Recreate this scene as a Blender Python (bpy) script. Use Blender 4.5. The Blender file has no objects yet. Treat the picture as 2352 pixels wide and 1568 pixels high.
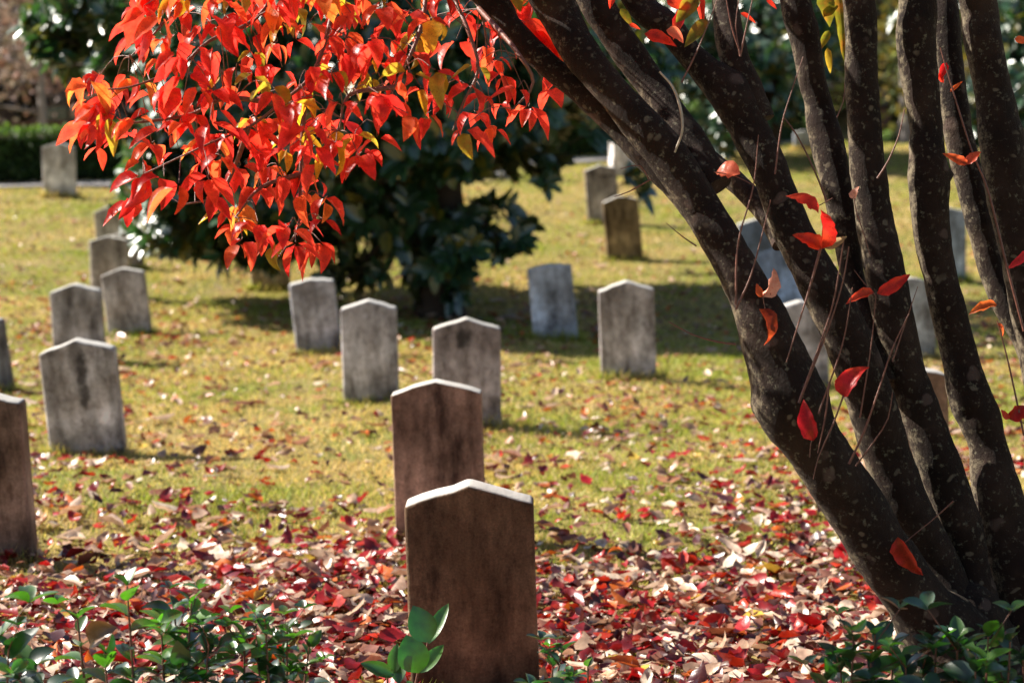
import bpy, bmesh, math, random
import numpy as np
from mathutils import Vector, Matrix, noise
random.seed(7); rng = np.random.default_rng(7)
S = bpy.context.scene
col = S.collection
# ------------------------------------------------------------------ camera frame (photo measured on a 2352 px wide grid)
FP, CX, CY, PITCH, ZC = 4573.3, 1176.0, 784.0, 0.123, 1.6
CAM = Vector((0, 0, ZC))
FW = Vector((0, math.cos(PITCH), -math.sin(PITCH))); UP = Vector((0, math.sin(PITCH), math.cos(PITCH))); RT = Vector((1, 0, 0))
def at(x, y, d): return CAM + d*(FW + (x-CX)/FP*RT - (y-CY)/FP*UP)
TP = np.array([(-40,-1.5),(0,-1.56),(5,-1.575),(9,-1.64),(13,-1.74),(15.5,-1.75),(18,-1.56),(21,-1.27),(24,-1.07),(29,-.72),(31.5,-.72),(40,-1.78),(60,-1.6),(90,3.0),(160,14),(260,22)], float)
def terr(x, y):
    """ground height (numpy ok)"""
    x = np.asarray(x, float); y = np.asarray(y, float)
    h = 0
    for o, w in ((-1.2,.25),(0,.5),(1.2,.25)): h = h + w*np.interp(y+o, TP[:,0], TP[:,1])
    h = h + .018*np.sin(x*1.3+y*.7) + .012*np.sin(x*2.9-y*1.7+1)
    return h + ZC
def ground(x, y, d0=3.0):
    d = d0
    while d < 120:
        p = at(x, y, d)
        if p.z <= float(terr(p.x, p.y)): return p, d
        d += .01 + d*.0005
    return p, d
# ------------------------------------------------------------------ bookkeeping
def tag(o, label=None, cat=None, group=None, kind=None):
    if label: o['label'] = label
    if cat: o['category'] = cat
    if group: o['group'] = group
    if kind: o['kind'] = kind
    return o
def empty(name, loc):
    o = bpy.data.objects.new(name, None); col.objects.link(o); o.location = loc; o.empty_display_size = .1
    return o
def link(name, me, mat, parent=None, loc=None):
    """mesh given in world coordinates (or local ones with loc)"""
    o = bpy.data.objects.new(name, me); col.objects.link(o)
    if mat and not me.materials: me.materials.append(mat)
    if loc is not None: o.location = loc
    if parent:
        o.parent = parent
        if loc is None:
            w = Vector((0,0,0)); q = parent
            while q: w += q.location; q = q.parent
            o.location = -w
    return o
class MB:
    """triangle / quad collector"""
    def __init__(s): s.v=[]; s.f=[]; s.c=[]; s.n=0
    def add(s, V, F, c=None):
        V = np.asarray(V, float).reshape(-1,3); s.v.append(V); F = np.asarray(F, int)
        s.f.append(F + s.n); s.n += len(V)
        if c is None: c = (1,1,1)
        c = np.asarray(c, float)
        if c.ndim == 1: c = np.tile(c, (len(V),1))
        s.c.append(c)
    def mesh(s, name, smooth=True):
        me = bpy.data.meshes.new(name)
        V = np.concatenate(s.v); me.vertices.add(len(V)); me.vertices.foreach_set('co', V.astype(np.float32).ravel())
        idx = np.concatenate([f.ravel() for f in s.f]); cnt = np.concatenate([np.full(len(f), f.shape[1]) for f in s.f])
        me.loops.add(len(idx)); me.loops.foreach_set('vertex_index', idx.astype(np.int32))
        me.polygons.add(len(cnt)); st = np.concatenate(([0], np.cumsum(cnt)[:-1]))
        me.polygons.foreach_set('loop_start', st.astype(np.int32)); me.polygons.foreach_set('loop_total', cnt.astype(np.int32))
        me.update(calc_edges=True)
        me.polygons.foreach_set('use_smooth', np.full(len(cnt), smooth))
        a = me.color_attributes.new('tint', 'FLOAT_COLOR', 'POINT')
        C = np.concatenate(s.c); C = np.concatenate([C, np.ones((len(C),1))], 1)
        a.data.foreach_set('color', C.astype(np.float32).ravel())
        me.validate(); return me
    def build(s, name, mat, parent=None, smooth=True): return link(name, s.mesh(name, smooth), mat, parent)
# ------------------------------------------------------------------ materials
def mat(name):
    m = bpy.data.materials.new(name); m.use_nodes = True; nt = m.node_tree; nt.nodes.clear(); return m, nt
def N(nt, t, **k):
    n = nt.nodes.new(t)
    for a, b in k.items():
        if a.startswith('i_'): n.inputs[a[2:].replace('_',' ')].default_value = b
        else: setattr(n, a, b)
    return n
def L(nt, a, b): nt.links.new(a, b)
def ramp(nt, src, stops, interp='LINEAR'):
    r = N(nt, 'ShaderNodeValToRGB'); e = r.color_ramp.elements; r.color_ramp.interpolation = interp
    while len(e) < len(stops): e.new(.5)
    for q, (p, c) in zip(e, stops): q.position = p; q.color = (*c, 1) if len(c) == 3 else c
    L(nt, src, r.inputs[0]); return r.outputs[0]
def mixc(nt, a, b, f, mode='MIX'):
    m = N(nt, 'ShaderNodeMix', data_type='RGBA', blend_type=mode)
    for s_, i in ((f,0),(a,6),(b,7)):
        if hasattr(s_, 'links'): L(nt, s_, m.inputs[i])
        elif isinstance(s_, (int,float)): m.inputs[i].default_value = s_
        else: m.inputs[i].default_value = (*s_, 1)
    return m.outputs[2]
def coords(nt, kind='Object', scale=(1,1,1), rnd=False):
    tc = N(nt, 'ShaderNodeTexCoord'); mp = N(nt, 'ShaderNodeMapping'); mp.inputs['Scale'].default_value = scale
    L(nt, tc.outputs[kind], mp.inputs['Vector'])
    if rnd:
        oi = N(nt, 'ShaderNodeObjectInfo'); mu = N(nt, 'ShaderNodeMath', operation='MULTIPLY'); mu.inputs[1].default_value = 57
        L(nt, oi.outputs['Random'], mu.inputs[0]); cb = N(nt, 'ShaderNodeCombineXYZ')
        for i in range(3): L(nt, mu.outputs[0], cb.inputs[i])
        L(nt, cb.outputs[0], mp.inputs['Location'])
    return mp.outputs[0]
def noise_(nt, vec, scale, detail=4, rough=.55):
    n = N(nt, 'ShaderNodeTexNoise'); n.inputs['Scale'].default_value = scale; n.inputs['Detail'].default_value = detail; n.inputs['Roughness'].default_value = rough
    L(nt, vec, n.inputs['Vector']); return n.outputs['Fac']
def bump(nt, h, strength, dist, prev=None):
    b = N(nt, 'ShaderNodeBump'); b.inputs['Strength'].default_value = strength; b.inputs['Distance'].default_value = dist
    L(nt, h, b.inputs['Height'])
    if prev: L(nt, prev, b.inputs['Normal'])
    return b.outputs[0]
def leaf_mat(name, trans=.5, rough=.4, spec=.5,  tgain=(1.6,1.3,1.1), speck=0, hue=0, back=None, backf=.8, bumpy=.25):
    m, nt = mat(name); at_ = N(nt, 'ShaderNodeAttribute', attribute_name='tint'); c = at_.outputs['Color']
    vec = coords(nt)
    if hue: c = mixc(nt, c, (.72,.17,.04), ramp(nt, noise_(nt, vec, 22, 3), [(.50,(0,0,0)),(.72,(hue,)*3)])); c = mixc(nt, c, (.40,.01,.02), ramp(nt, noise_(nt, vec, 31, 2), [(.55,(0,0,0)),(.75,(hue,)*3)]))
    n1 = noise_(nt, vec, 45, 3); c = mixc(nt, c, ramp(nt, n1, [(.3,(.72,.66,.6)),(.7,(1.25,1.25,1.2))]), 1, 'MULTIPLY')
    if speck:
        n2 = noise_(nt, vec, 420, 2, .6); c = mixc(nt, c, (.16,.015,.01), ramp(nt, n2, [(.60,(0,0,0)),(.68,(speck,)*3)]))
    ct = c
    if back:
        g = N(nt, 'ShaderNodeNewGeometry'); mm = N(nt, 'ShaderNodeMath', operation='MULTIPLY'); mm.inputs[1].default_value = backf
        L(nt, g.outputs['Backfacing'], mm.inputs[0]); c = mixc(nt, c, back, mm.outputs[0])
    p = N(nt, 'ShaderNodeBsdfPrincipled'); p.inputs['Roughness'].default_value = rough; p.inputs['Specular IOR Level'].default_value = spec
    if spec>=1: p.inputs['Coat Weight'].default_value=1; p.inputs['Coat Roughness'].default_value=.38
    L(nt, c, p.inputs['Base Color'])
    if bumpy: L(nt, bump(nt, noise_(nt, vec, 90, 3), bumpy, .004), p.inputs['Normal'])
    t = N(nt, 'ShaderNodeBsdfTranslucent'); L(nt, mixc(nt, ct, tgain, 1, 'MULTIPLY'), t.inputs['Color'])
    mx = N(nt, 'ShaderNodeMixShader'); mx.inputs[0].default_value = trans
    L(nt, p.outputs[0], mx.inputs[1]); L(nt, t.outputs[0], mx.inputs[2])
    o = N(nt, 'ShaderNodeOutputMaterial'); L(nt, mx.outputs[0], o.inputs[0]); return m
def solid(name, c, rough=.8, spec=.3, nscale=20, var=.3, bmp=.2, metal=0, attr=False):
    m, nt = mat(name); vec = coords(nt)
    n = noise_(nt, vec, nscale, 5)
    base = N(nt, 'ShaderNodeAttribute', attribute_name='tint').outputs['Color'] if attr else c
    cc = mixc(nt, base, ramp(nt, n, [(.25,(1-var,)*3),(.75,(1+var,)*3)]), 1, 'MULTIPLY')
    p = N(nt, 'ShaderNodeBsdfPrincipled'); p.inputs['Roughness'].default_value = rough; p.inputs['Specular IOR Level'].default_value = spec; p.inputs['Metallic'].default_value = metal
    L(nt, cc, p.inputs['Base Color'])
    if bmp: L(nt, bump(nt, n, bmp, .01), p.inputs['Normal'])
    o = N(nt, 'ShaderNodeOutputMaterial'); L(nt, p.outputs[0], o.inputs[0]); return m
M_RED = leaf_mat('red_leaf', .66, .36, .5, (1.75,1.6,1.5), speck=.85, hue=.34)
M_MAG = leaf_mat('magnolia_leaf', .26, .30, 1.0, (1.5,1.8,.6), back=(.16,.085,.025), backf=.45, bumpy=.1)
M_SHRUB = leaf_mat('shrub_leaf', .34, .32, 1.0, (1.4,2.2,.5), bumpy=.12)
M_LITTER = leaf_mat('fallen_leaf', .22, .36, .8, (1.3,1.1,1.0), speck=.2)
M_GRASS = leaf_mat('grass_blade', .35, .6, .3, (1.3,1.3,.8), bumpy=0)
M_HEDGE = leaf_mat('hedge_leaf', .25, .45, .4, (1.3,1.6,.5), bumpy=0)
M_FAR = leaf_mat('far_foliage', .2, .6, .3, (1.2,1.2,1), bumpy=0)
M_TWIG = solid('twig_bark', (.16,.06,.04), .5, .5, 120, .4, .3)
M_GREYTWIG = solid('grey_twig_bark', (.17,.12,.09), .6, .4, 120, .4, .3)
M_FARBARK = solid('far_bark', (.26,.23,.22), .85, .2, 6, .35, .4)
M_MAGBARK = solid('magnolia_bark', (.05,.035,.026), .85, .25, 12, .35, .5)
# dogwood bark with lichen spots, plus a sunlit left side painted in
m, nt = mat('dogwood_bark'); vec = coords(nt)
n1 = noise_(nt, vec, 9, 6, .6); base = ramp(nt, n1, [(.28,(.007,.003,.002)),(.5,(.019,.009,.006)),(.75,(.045,.026,.018))])
vo = N(nt, 'ShaderNodeTexVoronoi'); vo.inputs['Scale'].default_value = 34; vo.inputs['Randomness'].default_value = 1
nz = N(nt, 'ShaderNodeTexNoise'); nz.inputs['Scale'].default_value = 14; nz.inputs['Detail'].default_value = 3; L(nt, vec, nz.inputs['Vector'])
L(nt, mixc(nt, vec, nz.outputs['Color'], .06), vo.inputs['Vector'])
msk = N(nt, 'ShaderNodeMath', operation='MULTIPLY')
L(nt, ramp(nt, vo.outputs['Distance'], [(.16,(1,1,1)),(.27,(0,0,0))]), msk.inputs[0])
L(nt, ramp(nt, noise_(nt, vec, 11, 2), [(.46,(0,0,0)),(.60,(.8,.8,.8))]), msk.inputs[1])
base = mixc(nt, base, (.15,.12,.085), msk.outputs[0])
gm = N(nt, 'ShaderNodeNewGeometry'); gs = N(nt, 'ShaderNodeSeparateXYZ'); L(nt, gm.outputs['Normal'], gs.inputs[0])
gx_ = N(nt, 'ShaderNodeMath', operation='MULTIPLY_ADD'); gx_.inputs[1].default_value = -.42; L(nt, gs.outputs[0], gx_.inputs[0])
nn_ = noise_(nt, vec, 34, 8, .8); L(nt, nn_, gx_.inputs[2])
base = mixc(nt, base, (.27,.22,.145), ramp(nt, gx_.outputs[0], [(.84,(0,0,0)),(1.02,(.8,.8,.8))]))  # left-facing bark coloured paler, imitating sun along the stem rims
v2 = N(nt, 'ShaderNodeTexVoronoi'); v2.inputs['Scale'].default_value = 15; L(nt, mixc(nt, vec, nz.outputs['Color'], .05), v2.inputs['Vector'])
m2_ = N(nt, 'ShaderNodeMath', operation='MULTIPLY'); L(nt, ramp(nt, v2.outputs['Distance'], [(.20,(.8,.8,.8)),(.27,(0,0,0))]), m2_.inputs[0]); L(nt, ramp(nt, noise_(nt, vec, 5, 2), [(.50,(0,0,0)),(.58,(.7,.7,.7))]), m2_.inputs[1])
base = mixc(nt, base, (.13,.085,.07), m2_.outputs[0])
n3 = noise_(nt, vec, 70, 3, .7); base = mixc(nt, base, (.20,.18,.125), ramp(nt, n3, [(.58,(0,0,0)),(.72,(.7,.7,.7))]))
p = N(nt, 'ShaderNodeBsdfPrincipled'); p.inputs['Roughness'].default_value = .8; p.inputs['Specular IOR Level'].default_value = .2; p.inputs['Sheen Weight'].default_value=.06; p.inputs['Sheen Roughness'].default_value=.35; p.inputs['Sheen Tint'].default_value=(.9,.85,.7,1); L(nt, base, p.inputs['Base Color'])
b1 = bump(nt, noise_(nt, coords(nt, scale=(1,1,.5)), 55, 8, .75), .9, .008); L(nt, bump(nt, noise_(nt, vec, 260, 4, .7), .6, .002, b1), p.inputs['Normal'])
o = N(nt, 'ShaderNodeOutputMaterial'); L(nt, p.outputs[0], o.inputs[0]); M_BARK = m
# headstone marble, colour per stone from the object colour
m, nt = mat('weathered_marble'); vec = coords(nt, rnd=True)
oi = N(nt, 'ShaderNodeObjectInfo'); c = oi.outputs['Color']
st = noise_(nt, coords(nt, scale=(1,1,.28), rnd=True), 11, 7, .68)
c = mixc(nt, c, ramp(nt, st, [(.34,(.32,.29,.29)),(.46,(.95,.94,.96)),(.64,(1.8,1.8,1.88))]), 1, 'MULTIPLY')
bl = noise_(nt, vec, 4.5, 3); c = mixc(nt, c, ramp(nt, bl, [(.35,(.62,.58,.54)),(.6,(1.08,1.08,1.08))]), 1, 'MULTIPLY')
mo = noise_(nt, vec, 26, 5, .7); c = mixc(nt, c, ramp(nt, mo, [(.34,(.70,.67,.65)),(.5,(1,1,1)),(.68,(1.15,1.15,1.15))]), 1, 'MULTIPLY')
gr = noise_(nt, vec, 150, 3, .7); c = mixc(nt, c, ramp(nt, gr, [(.3,(.72,.72,.72)),(.7,(1.2,1.2,1.2))]), 1, 'MULTIPLY')
tc2 = N(nt, 'ShaderNodeTexCoord'); sp2 = N(nt, 'ShaderNodeSeparateXYZ'); L(nt, tc2.outputs['Object'], sp2.inputs[0])
def M_(op, *a):
    n = N(nt, 'ShaderNodeMath', operation=op)
    for i, v in enumerate(a):
        if hasattr(v, 'links'): L(nt, v, n.inputs[i])
        else: n.inputs[i].default_value = v
    return n.outputs[0]
sn_ = M_('MULTIPLY', M_('SUBTRACT', noise_(nt, vec, 18, 4, .7), .5), 2.6)
for idx, x0, rx, z0, rz in ((1, -.015, .05, .455, .065), (2, .02, .032, .36, .17)):
    r2 = M_('ADD', M_('ADD', M_('POWER', M_('ABSOLUTE', M_('DIVIDE', M_('SUBTRACT', sp2.outputs[0], x0), rx)), 2), M_('POWER', M_('ABSOLUTE', M_('DIVIDE', M_('SUBTRACT', sp2.outputs[2], z0), rz)), 2)), sn_)
    mk = M_('MULTIPLY', ramp(nt, r2, [(.25,(.8,.8,.8)),(.95,(0,0,0))]), M_('COMPARE', oi.outputs['Object Index'], idx, .1))
    c = mixc(nt, c, (.035,.03,.028), mk)
# paler worn band a third of the way up
tc = N(nt, 'ShaderNodeTexCoord'); sx = N(nt, 'ShaderNodeSeparateXYZ'); L(nt, tc.outputs['Object'], sx.inputs[0])
ad = N(nt, 'ShaderNodeMath', operation='MULTIPLY_ADD'); ad.inputs[1].default_value = .22; L(nt, noise_(nt, vec, 7, 3), ad.inputs[0]); L(nt, sx.outputs[2], ad.inputs[2])
band = ramp(nt, ad.outputs[0], [(.14,(.75,.75,.75)),(.22,(.85,.85,.85)),(.29,(1.6,1.6,1.62)),(.45,(1.05,1.05,1.05)),(.62,(.85,.83,.83))])
c = mixc(nt, c, band, .8, 'MULTIPLY')
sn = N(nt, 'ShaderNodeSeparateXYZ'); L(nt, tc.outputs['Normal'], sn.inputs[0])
c = mixc(nt, c, (.56,.54,.50), ramp(nt, sn.outputs[2], [(.45,(0,0,0)),(.8,(.85,.85,.85))]))  # upward faces mixed towards white, painting in the sunlit tops
p = N(nt, 'ShaderNodeBsdfPrincipled'); p.inputs['Roughness'].default_value = .85; p.inputs['Specular IOR Level'].default_value = .25; L(nt, c, p.inputs['Base Color'])
b1 = bump(nt, gr, .45, .004); L(nt, bump(nt, noise_(nt, vec, 24, 5), .35, .01, b1), p.inputs['Normal'])
o = N(nt, 'ShaderNodeOutputMaterial'); L(nt, p.outputs[0], o.inputs[0]); M_STONE = m
# lawn soil / thatch
m, nt = mat('lawn'); vec = coords(nt)
a = noise_(nt, vec, .55, 4); b = noise_(nt, vec, 3.2, 5); g = noise_(nt, vec, 45, 4, .7)
c = mixc(nt, (.30,.22,.10), (.18,.20,.045), ramp(nt, b, [(.4,(0,0,0)),(.62,(1,1,1))]))
c = mixc(nt, c, (.40,.28,.12), ramp(nt, a, [(.42,(0,0,0)),(.62,(.8,.8,.8))]))
c = mixc(nt, c, ramp(nt, g, [(.3,(.45,.42,.4)),(.6,(1.2,1.2,1.1))]), 1, 'MULTIPLY')
p = N(nt, 'ShaderNodeBsdfPrincipled'); p.inputs['Roughness'].default_value = .95; p.inputs['Specular IOR Level'].default_value = .15; L(nt, c, p.inputs['Base Color'])
L(nt, bump(nt, g, .8, .02), p.inputs['Normal']); o = N(nt, 'ShaderNodeOutputMaterial'); L(nt, p.outputs[0], o.inputs[0]); M_LAWN = m
M_PATH = solid('path_concrete', (.30,.28,.27), .9, .2, 8, .2, .3)
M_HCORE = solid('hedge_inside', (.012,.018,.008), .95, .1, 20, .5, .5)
M_CAR = solid('dark_red_paint', (.06,.012,.012), .3, .6, 5, .05, 0)
M_TYRE = solid('tyre_rubber', (.02,.02,.02), .8, .2, 20, .1, 0)
M_GLASS = solid('car_glass', (.05,.08,.08), .15, .9, 5, .05, 0)
M_CHROME = solid('bright_trim', (.7,.72,.74), .2, .8, 5, .05, 0, 1)
# ------------------------------------------------------------------ ground
gy = np.concatenate([np.arange(-12,3,1.5), np.arange(3,34,.2), np.arange(34,60,1.5), np.arange(60,260,10)])
gx = np.concatenate([np.arange(-160,-12,8), np.arange(-12,12.01,.25), np.arange(16,161,8)])
GX, GY = np.meshgrid(gx, gy); GZ = terr(GX, GY) + np.where(GY < 35, 1, 0)*.008*np.sin(GX*9+GY*5)*np.sin(GY*7-GX*3)
ny, nx = GX.shape; I = np.arange(ny*nx).reshape(ny, nx)
mb = MB(); mb.add(np.stack([GX, GY, GZ], -1).reshape(-1,3), np.stack([I[:-1,:-1], I[:-1,1:], I[1:,1:], I[1:,:-1]], -1).reshape(-1,4))
tag(mb.build('ground', M_LAWN), kind='structure')
# ------------------------------------------------------------------ leaves
def leaf_tpl(K=5, fold=.35, curl=.8, shape='ovate', wave=0, side=0, seed=0):
    """unit leaf: base at origin, grows along +Y, blade normal +Z, max half width = 1 (x scaled later)"""
    r = random.Random(seed); V=[(0,0,0)]; a = curl*-.3; y = z = 0
    for i in range(1, K+1):
        t = i/(K+1); a_ = a + curl*t
        y += math.cos(a_)/(K+1); z -= math.sin(a_)/(K+1)
        if shape == 'ovate': w = (math.sin(math.pi*t**.72))**.8*(1-.28*t)
        elif shape == 'ellip': w = math.sin(math.pi*t)**.62
        else: w = math.sin(math.pi*t**.85)**.75
        wl = w*(1+wave*r.uniform(-.3,.3)); wr = w*(1+wave*r.uniform(-.3,.3))
        up = fold*w
        V += [(-wl*math.cos(fold)+side*t*t, y, z+up*.55+wave*r.uniform(-.12,.12)), (side*t*t, y, z), (wr*math.cos(fold)+side*t*t, y, z+up*.55+wave*r.uniform(-.12,.12))]
    a_ = a + curl; V.append((side, y+math.cos(a_)/(K+1), z-math.sin(a_)/(K+1)))
    F = [(0,2,1),(0,3,2)]
    for i in range(K-1):
        b = 1+3*i
        F += [(b,b+1,b+3),(b+1,b+4,b+3),(b+1,b+2,b+4),(b+2,b+5,b+4)]
    b = 1+3*(K-1); T = len(V)-1; F += [(b,b+1,T),(b+1,b+2,T)]
    return np.array(V), np.array(F)
def batch(mb, tpls, P, Y, Z, length, width, C):
    """instances with base P, direction Y, normal hint Z; width is the half width as a fraction of length"""
    P=np.asarray(P,float); Y=np.asarray(Y,float); Z=np.asarray(Z,float); length=np.asarray(length,float); width=np.asarray(width,float); C=np.asarray(C,float)
    Y = Y/np.linalg.norm(Y,axis=1,keepdims=True); X = np.cross(Y,Z); X /= np.linalg.norm(X,axis=1,keepdims=True)+1e-9; Z = np.cross(X,Y)
    k = rng.integers(0, len(tpls), len(P))
    for t,(V,F) in enumerate(tpls):
        s = np.where(k==t)[0]
        if not len(s): continue
        lw = (length*width)[s][:,None,None]; ll = length[s][:,None,None]
        W = P[s][:,None,:] + V[None,:,0:1]*lw*X[s][:,None,:] + V[None,:,1:2]*ll*Y[s][:,None,:] + V[None,:,2:3]*(.5*ll+.5*lw*2)*Z[s][:,None,:]
        n = V.shape[0]; FF = (F[None] + (np.arange(len(s))*n)[:,None,None]).reshape(-1,3)
        vf=np.where(np.abs(V[:,0])<.42*abs(V[:,0]).max(), .80, 1.08); vf[0]=.6
        mb.add(W.reshape(-1,3), FF, (C[s][:,None,:]*vf[None,:,None]).reshape(-1,3))
def unit(n):
    v = rng.normal(size=(n,3)); return v/np.linalg.norm(v,axis=1,keepdims=True)
def catmull(pts, step):
    pts = [np.array(p, float) for p in pts]; pts = [2*pts[0]-pts[1]] + pts + [2*pts[-1]-pts[-2]]; out=[]
    for i in range(1, len(pts)-2):
        a,b,c,d = pts[i-1:i+3]; n = max(2, int(np.linalg.norm((c-b)[:3])/step))
        for j in range(n):
            t=j/n; out.append(.5*((2*b)+(-a+c)*t+(2*a-5*b+4*c-d)*t*t+(-a+3*b-3*c+d)*t**3))
    out.append(pts[-2]); return np.array(out)
def tube(mb, pts, sides=8, step=.03, lump=0, c=(1,1,1), bumps=(), seed=0):
    """pts: (x,y,z,r) control points"""
    Q = catmull(pts, step); P = Q[:,:3]; R = np.maximum(Q[:,3], .0004); n=len(P)
    T = np.gradient(P, axis=0); T /= np.linalg.norm(T,axis=1,keepdims=True)+1e-9
    ref = np.array([0,1,0.]) if abs(T[0][1])<.8 else np.array([1,0,0.])
    U = np.cross(T, ref); U /= np.linalg.norm(U,axis=1,keepdims=True)+1e-9; W = np.cross(T,U)
    A = np.linspace(0, 2*np.pi, sides, endpoint=False)
    D = np.cos(A)[None,:,None]*U[:,None,:] + np.sin(A)[None,:,None]*W[:,None,:]
    rr = np.tile(R[:,None], (1,sides))
    if lump:
        for i in range(n):
            for j in range(sides):
                q = P[i]+D[i,j]*R[i]
                rr[i,j] *= 1 + lump*(noise.noise(Vector(q)*9+Vector((seed,0,0)))+.6*noise.noise(Vector(q)*26)+.25*noise.noise(Vector(q)*70))
    V = P[:,None,:] + D*rr[:,:,None]
    for (bp, br, ba) in bumps:
        dist = np.linalg.norm(V-np.array(bp), axis=2); V = V + D*(ba*np.exp(-(dist/br)**2))[:,:,None]
    V = V.reshape(-1,3); I = np.arange(n*sides).reshape(n,sides); J = np.roll(I,-1,axis=1)
    mb.add(V, np.stack([I[:-1],J[:-1],J[1:],I[1:]],-1).reshape(-1,4), c)
    for ring in (0, n-1):
        k = mb.n; cap = np.vstack([V[I[ring]], P[ring]]); f = [(j,(j+1)%sides,sides) for j in range(sides)]
        mb.add(cap, np.array(f), c)
# ------------------------------------------------------------------ headstones
def headstone(xc, yb, w, ytop, lean=0, color=(.5,.47,.45), label='', rise=.15, bev=.009, yaw=0, thick=.10, name='headstone', cat='headstone', group='weathered headstones across the lawn', droll=0):
    p, d = ground(xc, yb); W = w*d/FP; H = (yb-ytop)*d/FP/ math.cos(PITCH)*1.0
    H = (yb-ytop)*d/FP*1.005
    hs = H - rise*W; B = -.18; t = thick/2
    bm = bmesh.new(); xs = np.linspace(-W/2, W/2, 9); prof = [(-W/2, B)]
    r = random.Random(label)
    prof += [(-W/2*(1+r.uniform(-.006,.006)), z) for z in np.linspace(.02, hs-.03, 5)]
    prof += [(x, hs+(1-abs(x)/(W/2))*rise*W + (r.uniform(-.004,.004) if abs(x) < W/2*.98 else 0)) for x in xs]
    prof += [(W/2*(1+r.uniform(-.006,.006)), z) for z in np.linspace(hs-.03, .02, 5)] + [(W/2, B)]
    f = [bm.verts.new((x,-t,z)) for x,z in prof]; b = [bm.verts.new((x,t,z)) for x,z in prof]; n=len(prof)
    bm.faces.new(f); bm.faces.new(b[::-1])
    for i in range(n): bm.faces.new((f[i], b[i], b[(i+1)%n], f[(i+1)%n]))
    bmesh.ops.recalc_face_normals(bm, faces=bm.faces)
    ed = [e for e in bm.edges if len(e.link_faces)==2 and e.calc_face_angle(0) > .5]
    bmesh.ops.bevel(bm, geom=ed, offset=bev, segments=3, profile=.5, affect='EDGES')
    me = bpy.data.meshes.new(name); bm.to_mesh(me); bm.free()
    for q in me.polygons: q.use_smooth = len(q.vertices) <= 4 and q.area < .004*W*3
    o = link(name, me, M_STONE, loc=(p.x, p.y+t*.5, float(terr(p.x,p.y))))
    o.rotation_euler = (r.uniform(-.01,.035), -lean, math.radians(yaw)+r.uniform(-.02,.02)); o.color = (*color,1); o.pass_index = 1 if 'black stain under' in label else (2 if 'dark stain down' in label else 0)
    tag(o, label, cat, group); STB.append((p.x,p.y,W,d)); return o
STB=[]
GREY=(.30,.28,.28); BLUE=(.30,.32,.35); BRN=(.17,.11,.075)
ST = [
 (1094,1620,293,1104,.032,(.145,.088,.048),'big brown headstone nearest the camera with pale gabled top, green sprig before it',.15,.011,0),
 (1014,1250,205,872,.03,(.27,.175,.115),'reddish brown headstone directly behind the nearest one',.15,.005,0),
 (1074,985,156,731,.01,(.34,.29,.275),'grey headstone with black stain under its peak, behind the reddish brown one',.15,.011,0),
 (853,928,127,688,.02,(.38,.355,.36),'streaky grey headstone between the black-stained one and the leaning one under the red leaves',.15,.011,0),
 (734,818,103,638,.10,(.34,.34,.37),'blue-grey headstone leaning left just under the red branch tips',.09,.014,3),
 (203,1047,170,778,.08,(.44,.41,.39),'large mottled grey headstone at left with dark stain down its middle',.15,.011,0),
 (-28,1290,215,898,.05,(.22,.155,.11),'brown headstone cut off by the left picture edge, nearest on that side',.13,.011,0),
 (-32,900,122,722,.12,(.26,.25,.26),'dark sliver of a headstone at the left edge, behind the brown cut-off one',.15,.011,0),
 (184,832,115,652,.04,(.36,.34,.33),'grey headstone with bright white top just behind the large mottled one',.15,.011,0),
 (299,773,98,615,.10,(.42,.385,.36),'pinkish grey left-leaning headstone right of the white-topped one',.14,.011,0),
 (256,688,90,543,.02,(.36,.33,.31),'wide-looking grey headstone partly behind the pinkish leaning one',.12,.012,0),
 (294,620,74,532,.14,(.30,.27,.26),'dark leaning headstone peeking out right of another under magnolia leaves',.12,.012,0),
 (262,578,76,473,.05,(.38,.34,.31),'small headstone with bright white gable touching the magnolia leaves at left',.16,.01,0),
 (137,455,73,328,.0,(.56,.53,.50),'pale headstone standing alone before the hedge at far left',.15,.008,0),
 (1278,783,102,605,.10,(.36,.38,.41),'blue-grey worn headstone leaning left in the shade right of the magnolia trunk',.07,.016,-3),
 (1445,873,127,646,.04,(.40,.37,.36),'grey headstone with bright white gable standing right of the blue-grey leaning one',.16,.008,0),
 (1436,598,82,450,.09,(.24,.17,.09),'amber brown headstone with white top, left of the first dark stem',.15,.01,0),
 (1388,515,74,379,.08,(.30,.26,.23),'grey-brown white-topped headstone just behind the amber brown one',.15,.01,0),
 (1745,650,92,503,.05,(.26,.29,.32),'slate blue shaded headstone, farthest of three seen between the leftmost stems',.12,.01,0),
 (1800,740,100,568,.08,(.42,.46,.52),'pale blue headstone, middle of three seen between the leftmost stems',.14,.008,0),
 (1846,898,120,690,.06,(.40,.37,.37),'mauve grey round-shouldered headstone, nearest of three between the leftmost stems',.12,.02,0),
 (2096,828,106,638,.06,(.34,.35,.35),'grey headstone seen in the gap right of the straight middle stem',.12,.008,0),
 (2088,1145,196,836,.08,(.24,.16,.10),'brown headstone with white top mostly hidden behind the middle stems',.14,.011,0),
 (2176,648,84,478,.03,(.30,.34,.38),'shaded blue-grey headstone behind the right-hand stems',.12,.01,0),
 (622,668,88,560,.02,(.50,.40,.31),'tan headstone mostly hidden by low magnolia leaves left of the leaning one',.12,.008,0),
 (1846,345,46,300,.0,(.36,.40,.46),'tiny blue-grey headstone at the foot of the hedge between stems',.12,.008,0),
]
for (xc,yb,w,yt,ln,c,lab,rise,bev,yaw) in ST: headstone(xc,yb,w,yt,ln,c,lab,rise,bev,yaw)
headstone(1440,402,76,300,0,(.62,.60,.58),'tall white upright marker behind the white-topped stones, cut by the first stem',.02,.006,12,thick=.22,name='white_marker',cat='marker',group='tall pale markers by the hedge')
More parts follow.
